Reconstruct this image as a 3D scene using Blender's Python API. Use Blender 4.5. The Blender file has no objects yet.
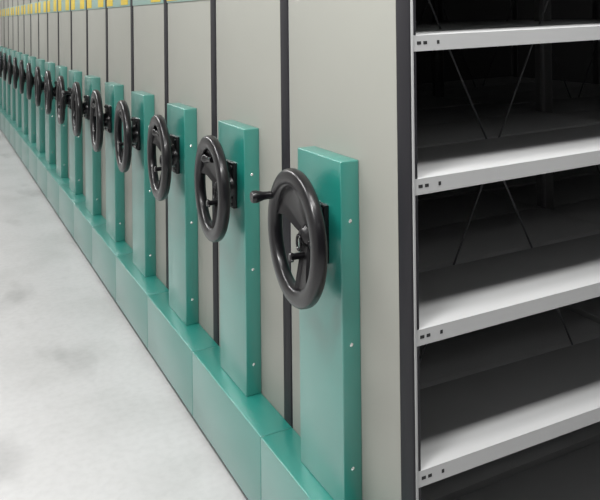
import bpy, bmesh, math, random
from mathutils import Vector, Matrix
random.seed(4)
S = bpy.context.scene
COL = S.collection
PI = math.pi

# ------------------------------------------------------------------ materials
def mat(name, col, rough=.5, metal=0, coat=0, coat_rough=.2, coat_ior=1.5, spec=.5, var=0, vscale=(3, 3, 3), bump=0, bscale=200,
        emit=None):
    m = bpy.data.materials.new(name); m.use_nodes = True
    nt = m.node_tree; b = nt.nodes['Principled BSDF']
    b.inputs['Base Color'].default_value = (*col, 1)
    b.inputs['Roughness'].default_value = rough
    b.inputs['Metallic'].default_value = metal
    b.inputs['Coat Weight'].default_value = coat
    b.inputs['Coat Roughness'].default_value = coat_rough
    b.inputs['Specular IOR Level'].default_value = spec
    b.inputs['Coat IOR'].default_value = coat_ior
    tc = nt.nodes.new('ShaderNodeTexCoord')
    if var:
        mp = nt.nodes.new('ShaderNodeMapping'); mp.inputs['Scale'].default_value = vscale
        n = nt.nodes.new('ShaderNodeTexNoise'); n.inputs['Scale'].default_value = 1; n.inputs['Detail'].default_value = 5
        r = nt.nodes.new('ShaderNodeValToRGB')
        r.color_ramp.elements[0].position = .3; r.color_ramp.elements[1].position = .7
        r.color_ramp.elements[0].color = (*[c * (1 - var) for c in col], 1)
        r.color_ramp.elements[1].color = (*[min(1, c * (1 + var)) for c in col], 1)
        nt.links.new(tc.outputs['Object'], mp.inputs[0]); nt.links.new(mp.outputs[0], n.inputs['Vector'])
        nt.links.new(n.outputs['Fac'], r.inputs[0]); nt.links.new(r.outputs[0], b.inputs['Base Color'])
    if bump:
        n2 = nt.nodes.new('ShaderNodeTexNoise'); n2.inputs['Scale'].default_value = bscale
        bp = nt.nodes.new('ShaderNodeBump'); bp.inputs['Strength'].default_value = bump
        bp.inputs['Distance'].default_value = .001
        nt.links.new(tc.outputs['Object'], n2.inputs['Vector']); nt.links.new(n2.outputs['Fac'], bp.inputs['Height'])
        nt.links.new(bp.outputs[0], b.inputs['Normal'])
    if emit:
        b.inputs['Emission Color'].default_value = (1, .98, .94, 1); b.inputs['Emission Strength'].default_value = emit
    return m

M = {}
M['panel'] = mat('grey_enamel', (.305, .308, .279), .5, coat=.0, spec=.35, var=.02, vscale=(2, 2, 2), bump=.15, bscale=350)
M['teal'] = mat('teal_enamel', (.003, .200, .162), .4, coat=1.0, coat_rough=.34, coat_ior=2.15, spec=.5, var=.04, vscale=(3, 3, 3), bump=.1, bscale=300)
M['label_teal'] = mat('pale_teal_plastic', (.25, .38, .345), .4)
M['yellow'] = mat('yellow_card', (.62, .46, .06), .6, var=.05, vscale=(20, 20, 20))
M['rubber'] = mat('black_rubber', (.014, .0135, .017), .6, spec=.3, bump=.2, bscale=400)
M['black'] = mat('black_plastic', (.004, .0036, .005), .36, coat=.35, coat_rough=.16, spec=.32, bump=.25, bscale=500)
M['shelf'] = mat('light_grey_shelf_enamel', (.37, .375, .378), .42, spec=.4, var=.02, vscale=(4, 4, 4))
M['inner'] = mat('dark_grey_steel', (.06, .061, .066), .5)
M['post'] = mat('grey_post_enamel', (.22, .22, .225), .5)
M['rod'] = mat('dull_steel_rod', (.09, .09, .095), .5)
M['zinc'] = mat('zinc_screw', (.85, .85, .82), .25, metal=.7)
M['hole'] = mat('slot_shadow_black', (.01, .01, .011), .8)
M['cap'] = mat('grey_end_cap', (.35, .35, .33), .4)
M['lamp'] = mat('lamp_diffuser', (.9, .9, .9), .5, emit=1)
M['housing'] = mat('white_lamp_housing', (.8, .8, .8), .4)
M['wall'] = mat('painted_wall', (.05, .05, .052), .7, var=.04)
M['wall_light'] = mat('white_painted_wall', (.66, .65, .64), .7, var=.03)
M['ceil'] = mat('ceiling_paint', (.25, .25, .25), .8, var=.03)

def floor_mat():
    m = bpy.data.materials.new('polished_resin_floor'); m.use_nodes = True
    nt = m.node_tree; b = nt.nodes['Principled BSDF']; L = nt.links
    tc = nt.nodes.new('ShaderNodeTexCoord')
    def noise(s, d, w=0):
        n = nt.nodes.new('ShaderNodeTexNoise'); n.inputs['Scale'].default_value = s; n.inputs['Detail'].default_value = d
        L.new(tc.outputs['Object'], n.inputs['Vector']); return n
    n1 = noise(2.3, 4); n2 = noise(38, 6)
    r1 = nt.nodes.new('ShaderNodeValToRGB')
    r1.color_ramp.elements[0].position = .30; r1.color_ramp.elements[0].color = (.46, .46, .458, 1)
    r1.color_ramp.elements[1].position = .55; r1.color_ramp.elements[1].color = (.535, .533, .535, 1)
    r2 = nt.nodes.new('ShaderNodeValToRGB')
    r2.color_ramp.elements[0].position = .3; r2.color_ramp.elements[0].color = (.93, .93, .93, 1)
    r2.color_ramp.elements[1].position = .6; r2.color_ramp.elements[1].color = (1, 1, 1, 1)
    mx = nt.nodes.new('ShaderNodeMix'); mx.data_type = 'RGBA'; mx.blend_type = 'MULTIPLY'; mx.inputs[0].default_value = 1
    L.new(n1.outputs['Fac'], r1.inputs[0]); L.new(n2.outputs['Fac'], r2.inputs[0])
    L.new(r1.outputs[0], mx.inputs[6]); L.new(r2.outputs[0], mx.inputs[7]); 
    # soft shadows painted into the floor colour as faint dark noise blotches
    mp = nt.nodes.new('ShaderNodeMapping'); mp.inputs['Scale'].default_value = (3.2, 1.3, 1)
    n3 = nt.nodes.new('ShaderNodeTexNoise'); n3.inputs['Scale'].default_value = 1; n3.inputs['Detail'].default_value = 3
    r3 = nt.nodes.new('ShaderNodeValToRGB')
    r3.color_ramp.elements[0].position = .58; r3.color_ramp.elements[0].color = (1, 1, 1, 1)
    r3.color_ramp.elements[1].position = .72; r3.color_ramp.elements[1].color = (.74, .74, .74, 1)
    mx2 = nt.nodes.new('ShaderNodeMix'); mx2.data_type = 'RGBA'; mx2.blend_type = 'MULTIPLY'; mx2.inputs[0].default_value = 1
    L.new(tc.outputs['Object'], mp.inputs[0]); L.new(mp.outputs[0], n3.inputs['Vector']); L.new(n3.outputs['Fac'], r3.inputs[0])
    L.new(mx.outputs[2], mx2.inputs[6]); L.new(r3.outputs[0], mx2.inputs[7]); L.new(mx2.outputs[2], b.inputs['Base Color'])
    b.inputs['Roughness'].default_value = .35; b.inputs['Specular IOR Level'].default_value = .35
    bp = nt.nodes.new('ShaderNodeBump'); bp.inputs['Strength'].default_value = .15; bp.inputs['Distance'].default_value = .002
    L.new(n2.outputs['Fac'], bp.inputs['Height']); L.new(bp.outputs[0], b.inputs['Normal'])
    return m
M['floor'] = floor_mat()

# ------------------------------------------------------------------ mesh helpers
def box(bm, a, b, bev=0, seg=2):
    a = Vector(a); b = Vector(b)
    r = bmesh.ops.create_cube(bm, size=1)
    vs = r['verts']
    bmesh.ops.scale(bm, vec=b - a, verts=vs); bmesh.ops.translate(bm, vec=(a + b) / 2, verts=vs)
    if bev:
        es = list({e for v in vs for e in v.link_edges})
        bmesh.ops.bevel(bm, geom=es, offset=bev, segments=seg, affect='EDGES', profile=.5)

def lathe(bm, prof, axis_o=(0, 0, 0), n=48, closed=False):
    """revolve (x, r) profile about the X axis"""
    o = Vector(axis_o); rings = []
    for k in range(n):
        a = 2 * PI * k / n
        rings.append([bm.verts.new(o + Vector((x, r * math.cos(a), r * math.sin(a)))) for x, r in prof])
    m = len(prof)
    for k in range(n):
        A, B = rings[k], rings[(k + 1) % n]
        for i in range(m if closed else m - 1):
            j = (i + 1) % m
            bm.faces.new((A[i], A[j], B[j], B[i]))
    if not closed:
        for i in (0, m - 1):
            bm.faces.new([rings[k][i] for k in range(n)])

def tube(bm, p, q, r, n=12):
    p = Vector(p); q = Vector(q); d = q - p
    R = Vector((1, 0, 0)).rotation_difference(d).to_matrix()
    b2 = bmesh.new(); lathe(b2, [(0, r), (d.length, r)], n=n)
    for v in b2.verts: v.co = R @ v.co + p
    me = bpy.data.meshes.new('tmp'); b2.to_mesh(me); b2.free(); bm.from_mesh(me); bpy.data.meshes.remove(me)

def build(name, bm, m, parent=None, loc=(0, 0, 0), smooth=True):
    bmesh.ops.recalc_face_normals(bm, faces=bm.faces)
    me = bpy.data.meshes.new(name); bm.to_mesh(me); bm.free()
    me.materials.append(m)
    if smooth:
        me.shade_smooth()
        me.set_sharp_from_angle(angle=math.radians(35))
    o = bpy.data.objects.new(name, me); COL.objects.link(o); o.location = loc
    if parent: o.parent = parent
    return o

def one(name, a, b, m, parent=None, bev=0, loc=(0, 0, 0), seg=2):
    bm = bmesh.new(); box(bm, a, b, bev, seg); return build(name, bm, m, parent, loc)

def copy_tree(o, parent=None):
    c = o.copy(); COL.objects.link(c); c.parent = parent
    for ch in list(o.children): copy_tree(ch, c)
    return c

# ------------------------------------------------------------------ dimensions (metres)
P = .6                 # cabinet pitch along the row (Y)
BW = .0535              # rubber bumper width
HT = 2.12              # cabinet height
BAY = .95              # bay width along X
NB = 2
ZP = .252              # plinth top
SH = [.125, .442, .737, 1.053, 1.355, 1.664, 1.975]     # shelf top heights
TILT = [0, -.012, .004, .016, .022, .02, 0]              # the trays do not hang quite level

def make_panel_parts(root):
    # grey end panel, a shallow folded tray facing the aisle
    bm = bmesh.new(); box(bm, (0, BW + .0015, .06), (.022, P - .002, HT), .003)
    build('end_panel', bm, M['panel'], root)
    # rubber bumper closing the gap between the cabinets, ribbed
    bm = bmesh.new(); box(bm, (-.002, .0027, ZP - .01), (.018, BW, HT - .002), .004, 3)
    build('rubber_bumper', bm, M['rubber'], root)
    # pale steel edge of the end frame behind the bumper
    one('edge_strip', (.0022, -.0005, .06), (.0076, .0026, HT), M['shelf'], root, .0006)
    # plinth: folded teal box along the floor with ledge on top
    bm = bmesh.new(); box(bm, (-.097, .0012, .028), (.0, P - .0012, ZP), .003, 3)
    build('plinth', bm, M['teal'], root)
    # drive cover
    dc = one('drive_cover', (-.05, .2175, ZP), (0, .4465, 1.06), M['teal'], root, .003, seg=3)
    for z in (.345, .632, .92):
        bm = bmesh.new(); lathe(bm, [(0, .0001), (.0016, .003), (.0026, .0045), (.003, .0045)], n=14)
        for v in bm.verts: v.co = Matrix.Rotation(PI / 2, 3, 'Z') @ v.co + Vector((-.025, .2175 - .0026, z))
        build('screw', bm, M['zinc'], dc)
    # bearing plate and boss behind the wheel
    bm = bmesh.new()
    box(bm, (-.064, .276, .808), (-.0495, .380, .948), .003)
    lathe(bm, [(-.085, .02), (-.085, .032), (-.08, .036), (-.064, .044), (-.06, .044)], (0, WY, WZ), n=32)
    for y in (.287, .37):
        for z in (.82, .936):
            lathe(bm, [(-.069, .002), (-.069, .006), (-.06, .006)], (0, y, z), n=12)
    build('bearing_plate', bm, M['black'], dc)

WY, WZ, WX = .316, .872, -.120
def make_wheel(root):
    """dished black handwheel, origin on its axis; front is -X"""
    bm = bmesh.new()
    # rim: rounded deep section
    prof = []
    for i in range(20):
        t = 2 * PI * i / 20; c, s = math.cos(t), math.sin(t)
        e = .72
        prof.append((.0170 * math.copysign(abs(s) ** e, s),   .1405 + .0215 * math.copysign(abs(c) ** e, c)))
    lathe(bm, prof, n=96, closed=True)
    # hub
    lathe(bm, [(.013, .003), (.011, .010), (.013, .015), (.019, .019), (.026, .025), (.038, .026), (.048, .022), (.048, .003)], n=40)
    # web sectors and lower spoke: polar patches with thickness, dished towards the hub
    def patch(a0f, a1f, r0, r1, nr=14, na=30, th=.012):
        g = []
        for side in (0, 1):
            rows = []
            for i in range(nr + 1):
                t = i / nr; r = r0 + (r1 - r0) * t
                x = .028 * (1 - t) ** 1.3 - .001
                a0, a1 = a0f(t), a1f(t); row = []
                for j in range(na + 1):
                    s = j / na; a = a0 + (a1 - a0) * s
                    edge = max(0, abs(2 * s - 1) - .8) / .2        # raised flange at both borders
                    xx = x - .006 * edge if side == 0 else x + th
                    row.append(bm.verts.new((xx, r * math.cos(a), r * math.sin(a))))
                rows.append(row)
            g.append(rows)
        for i in range(nr):
            for j in range(na):
                for q in (0, 1):
                    A = g[q]; bm.faces.new((A[i][j], A[i + 1][j], A[i + 1][j + 1], A[i][j + 1]))
        for i in range(nr):
            for j in (0, na):
                bm.faces.new((g[0][i][j], g[0][i + 1][j], g[1][i + 1][j], g[1][i][j]))
    D = math.radians
    mid = D(104)
    def half(t): return D(96) - D(14) * math.sin(PI * t) 
    patch(lambda t: mid - half(t), lambda t: mid + half(t), .026, .135, na=48)
    sp = D(250)
    def hs(t): return (.026 + .018 * t * t) / (.026 + .109 * t)
    patch(lambda t: sp - hs(t), lambda t: sp + hs(t), .026, .135, na=10)
    w = build('handwheel', bm, M['black'], root, (WX, WY, WZ))
    # lock knob: little cross grip and ring on the hub, just below the axis
    bm = bmesh.new()
    lathe(bm, [(-.016, .002), (-.016, .008), (-.013, .010), (-.006, .008), (.036, .008)], (0, .002, -.046), n=20)
    for k in range(4):
        a = D(45 + 90 * k)
        tube(bm, (-.011, .002, -.046), (-.011, .002 + .012 * math.cos(a), -.046 + .012 * math.sin(a)), .0042, 10)
    for k in range(24):
        a = 2 * PI * k / 24; b = 2 * PI * (k + 1) / 24
        tube(bm, (.008, .012 * math.cos(a), -.014 + .018 * math.sin(a)), (.008, .012 * math.cos(b), -.014 + .018 * math.sin(b)), .003, 8)
    build('lock_knob', bm, M['black'], w)
    # crank handle, origin at its root on the rim
    bm = bmesh.new()
    lathe(bm, [(.004, .009), (-.012, .010), (-.015, .0095), (-.026, .0105), (-.036, .0130), (-.044, .0155), (-.054, .0155), (-.058, .013), (-.058, .002)], n=28)
    a = D(33)
    c = build('crank_handle', bm, M['black'], w, (-.012, .142 * math.cos(a), .142 * math.sin(a)))
    return w, c

def make_labels(root, near, far):
    h = one('label_holder', (-.004, BW + .002, 1.466), (.001, P - .003, 1.578), M['label_teal'], root, .0015)
    if near: one('yellow_label', (-.006, .092, 1.474), (-.0035, .244, 1.570), M['yellow'], h, .0005)
    if far: one('yellow_label', (-.006, .446, 1.474), (-.0035, .592, 1.570), M['yellow'], h, .0005)
    return h

def shelf_mesh(front):
    """one sheet-steel shelf tray for half the depth; local origin at left front, top at z=0"""
    W = BAY - .012; Dp = .285; H = .034; T = .0015
    bm = bmesh.new()
    box(bm, (0, 0, -.0025), (W, Dp, 0), .0008, 2)
    for y0, y1 in ((0, .0015), (Dp - .0015, Dp)):
        box(bm, (0, y0, -H), (W, y1, -.001))
    for y0, y1 in ((.001, .016), (Dp - .016, Dp - .001)):      # return lips under the edges
        box(bm, (0, y0, -H), (W, y1, -H + .0015))
    for x0 in (0, W - .0015): box(bm, (x0, 0, -H), (x0 + .0015, Dp, -.001))
    return bm, W

def make_body(root, bays):
    # posts (perforated angle uprights)
    for i in range(bays + 1):
        for y in (.004, P - .004):
            x = .012 + BAY * i
            bm = bmesh.new(); s = 1 if y < .3 else -1
            box(bm, (x if i == 0 else x - .012, min(y, y + s * .0018), .1), (x + .012, max(y, y + s * .0018), HT - .02))
            box(bm, (x - .0008, min(y, y + s * .035), .1), (x + .0008, max(y, y + s * .035), HT - .02))
            if i == 0 and y < .3:
                bm.free(); continue
            build('upright', bm, M['post'], root)
    for i in range(bays):
        x0 = .0074 + BAY * i
        for hf in (0, 1):
            for z, tl in zip(SH, TILT):
                bm, W = shelf_mesh(hf == 0)
                o = build('shelf', bm, M['shelf'], root, (x0, .002 + hf * (P - .291), z))
                o.rotation_euler.y = -tl
                # slots near the ends of the front lip
                bm = bmesh.new()
                for mirror in (0, 1):
                    for a, b, dz in ((.010, .021, .0035), (.0265, .0365, .0035), (.062, .069, .004)):
                        if mirror: a, b = W - b, W - a
                        box(bm, (a, -.0006, -.0165 - dz), (b, .0002, -.0165 + dz), .0004, 1)
                if hf == 0: build('lip_slots', bm, M['hole'], o)
                else: bm.free()
        # X bracing in the middle plane
        bm = bmesh.new()
        tube(bm, (x0 + .01, .297, 1.93), (x0 + BAY - .02, .297, .085), .0028)
        tube(bm, (x0 + .01, .303, .085), (x0 + BAY - .02, .303, 1.93), .0028)
        build('cross_brace', bm, M['rod'], root)
    # carriage: floor frame and roof sheet
    L = .02 + BAY * bays
    bm = bmesh.new(); box(bm, (.0, .01, .03), (L, P - .01, .085), .003); build('carriage', bm, M['inner'], root)
    bm = bmesh.new(); box(bm, (.0, .002, HT - .02), (L, P - .002, HT), .002); build('top_sheet', bm, M['panel'], root)

ORD = ['', 'second', 'third', 'fourth', 'fifth', 'sixth', 'seventh', 'eighth', 'ninth', 'tenth', 'eleventh', 'twelfth',
       'thirteenth', 'fourteenth', 'fifteenth', 'sixteenth', 'seventeenth', 'eighteenth', 'nineteenth', 'twentieth']
def empty(name, loc):
    o = bpy.data.objects.new(name, None); COL.objects.link(o); o.location = loc; o.empty_display_size = .1; return o

N = 17
def clone_handle_state(root, folded, rot):
    w = [c for c in root.children if c.name.startswith('handwheel')][0]
    w.rotation_euler = (rot, 0, math.radians(-4))
    c = [k for k in w.children if k.name.startswith('crank_handle')][0]
    if folded:          # crank swung flat into the dish of the wheel
        c.rotation_euler = (0, 0, 0)
        c.location = (.006, .010, .085)
        c.rotation_euler = (0, 0, math.radians(-84))

proto = empty('shelving_cabinet', (0, 0, 0))
make_panel_parts(proto)
make_wheel(proto)
roots = [proto]
for k in range(1, N): 
    roots.append(copy_tree(proto)); roots[-1].location.y = k * P
rots = [0, -.06, .05, .5, -.2, 0.1, .3, -.4, .2, .0, -.3, .6, .1, -.1, .4, 0, .2, -.2, .3]
for k, r in enumerate(roots):
    clone_handle_state(r, k not in (0, 5), rots[k])
    r['category'] = 'cabinet'; r['group'] = 'mobile shelving cabinets closed up in one row'
    near, far = (k != 1, k != 3)
    make_labels(r, near, far)
    if k == 0: r['label'] = 'nearest mobile shelving cabinet, its open empty shelves facing the viewer'
    elif k == 1: r['label'] = 'grey and teal mobile cabinet directly behind the nearest one with open shelves'
    elif k == 5: r['label'] = 'sixth mobile cabinet from the open shelves, its crank handle sticking out into the aisle'
    elif k == N - 1: r['label'] = 'farthest mobile cabinet at the far end of the row'
    else: r['label'] = '%s mobile cabinet counting from the open shelves, grey panel with teal cover and black wheel' % ORD[k]
make_body(roots[0], NB)
body = [c for c in roots[0].children if c.name.split('.')[0] in ('upright', 'shelf', 'cross_brace', 'carriage', 'top_sheet')]
for k in (1, 2):
    for c in body: copy_tree(c, roots[k])
for k in range(3, N):
    for c in body:
        if c.name.split('.')[0] in ('carriage', 'top_sheet'): copy_tree(c, roots[k])

# ------------------------------------------------------------------ room
def struct(name, a, b, m):
    o = one(name, a, b, m); o['kind'] = 'structure'; return o
X0, X1, Y0, Y1, H = -3.2, 3.4, -4.2, P * N + .25, 2.8
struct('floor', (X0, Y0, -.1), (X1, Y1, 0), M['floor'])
struct('ceiling', (X0, Y0, H), (X1, Y1, H + .1), M['ceil'])
struct('wall_left', (X0 - .1, Y0, 0), (X0, Y1, H), M['wall_light'])
struct('wall_right', (X1, Y0, 0), (X1 + .1, Y1, H), M['wall'])
struct('wall_back', (X0 - .1, Y1, 0), (X1 + .1, Y1 + .1, H), M['wall_light'])
struct('wall_front', (X0 - .1, Y0 - .1, 0), (X1 + .1, Y0, H), M['wall'])

def lamp(x, y, lx, ly, power, label):
    r = empty('ceiling_light', (x, y, H))
    r['label'] = label; r['category'] = 'ceiling light'; r['group'] = 'ceiling lights above the aisle'
    one('housing', (-lx / 2, -ly / 2, -.05), (lx / 2, ly / 2, 0), M['housing'], r, .004)
    one('diffuser', (-lx / 2 + .02, -ly / 2 + .02, -.056), (lx / 2 - .02, ly / 2 - .02, -.048), M['lamp'], r, .002)
    l = bpy.data.lights.new('lamp_tube', 'AREA'); l.shape = 'RECTANGLE'; l.size = lx - .04; l.size_y = ly - .04
    l.energy = power; l.color = (1, .99, .975)
    o = bpy.data.objects.new('lamp_tube', l); COL.objects.link(o); o.parent = r; o.location = (0, 0, -.06)
KEY = 68; AISLE = 34
lamp(.6, -.25, 2.4, .3, KEY * .34, 'long ceiling light directly above the edge of the open shelves')
lamp(.6, -.62, 2.4, .3, KEY * .5, 'long ceiling light one step in front of the open shelves')
lamp(-1.4, -.6, 1.2, .3, KEY * .8, 'ceiling light above the near end of the aisle')
lamp(.2, -2.9, 2.4, .3, KEY * .07, 'added dim fill light for the shelf lips, unseen behind the viewer')  # added weak fill, brightens the shelf lips; no known fixture there
for i, y in enumerate([1.2, 3.6, 6.0, 8.4, 10.8]):
    lamp(-1.1, y, .3, 1.5, AISLE, '%s ceiling light along the aisle' % ['first', 'second', 'third', 'fourth', 'fifth'][i])

w = bpy.data.worlds.new('World'); S.world = w; w.use_nodes = True
w.node_tree.nodes['Background'].inputs[0].default_value = (.5, .5, .5, 1)
w.node_tree.nodes['Background'].inputs[1].default_value = .02

# ------------------------------------------------------------------ camera
cd = bpy.data.cameras.new('Camera'); cam = bpy.data.objects.new('Camera', cd); COL.objects.link(cam); S.camera = cam
yaw, pitch, roll = .5023, -.0067, -.0108
f = Vector((math.sin(yaw) * math.cos(pitch), math.cos(yaw) * math.cos(pitch), -math.sin(pitch)))
r = Vector((math.cos(yaw), -math.sin(yaw), 0)); u = r.cross(f)
r2 = r * math.cos(roll) + u * math.sin(roll); u2 = -r * math.sin(roll) + u * math.cos(roll)
mw = Matrix((r2, u2, -f)).transposed().to_4x4(); mw.translation = Vector((-.8813, -1.2812, 1.392))
cam.matrix_world = mw
cd.sensor_width = 36; cd.sensor_fit = 'HORIZONTAL'; cd.lens = 36 * 739.2 / 600
cd.shift_x = (300 - 335.7) / 600; cd.shift_y = (13.73 - 250) / 600
cd.clip_start = .02

S.view_settings.view_transform = 'Standard'; S.view_settings.look = 'None'
S.view_settings.gamma = 1; S.view_settings.use_curve_mapping = False
S.view_settings.exposure = 0.24
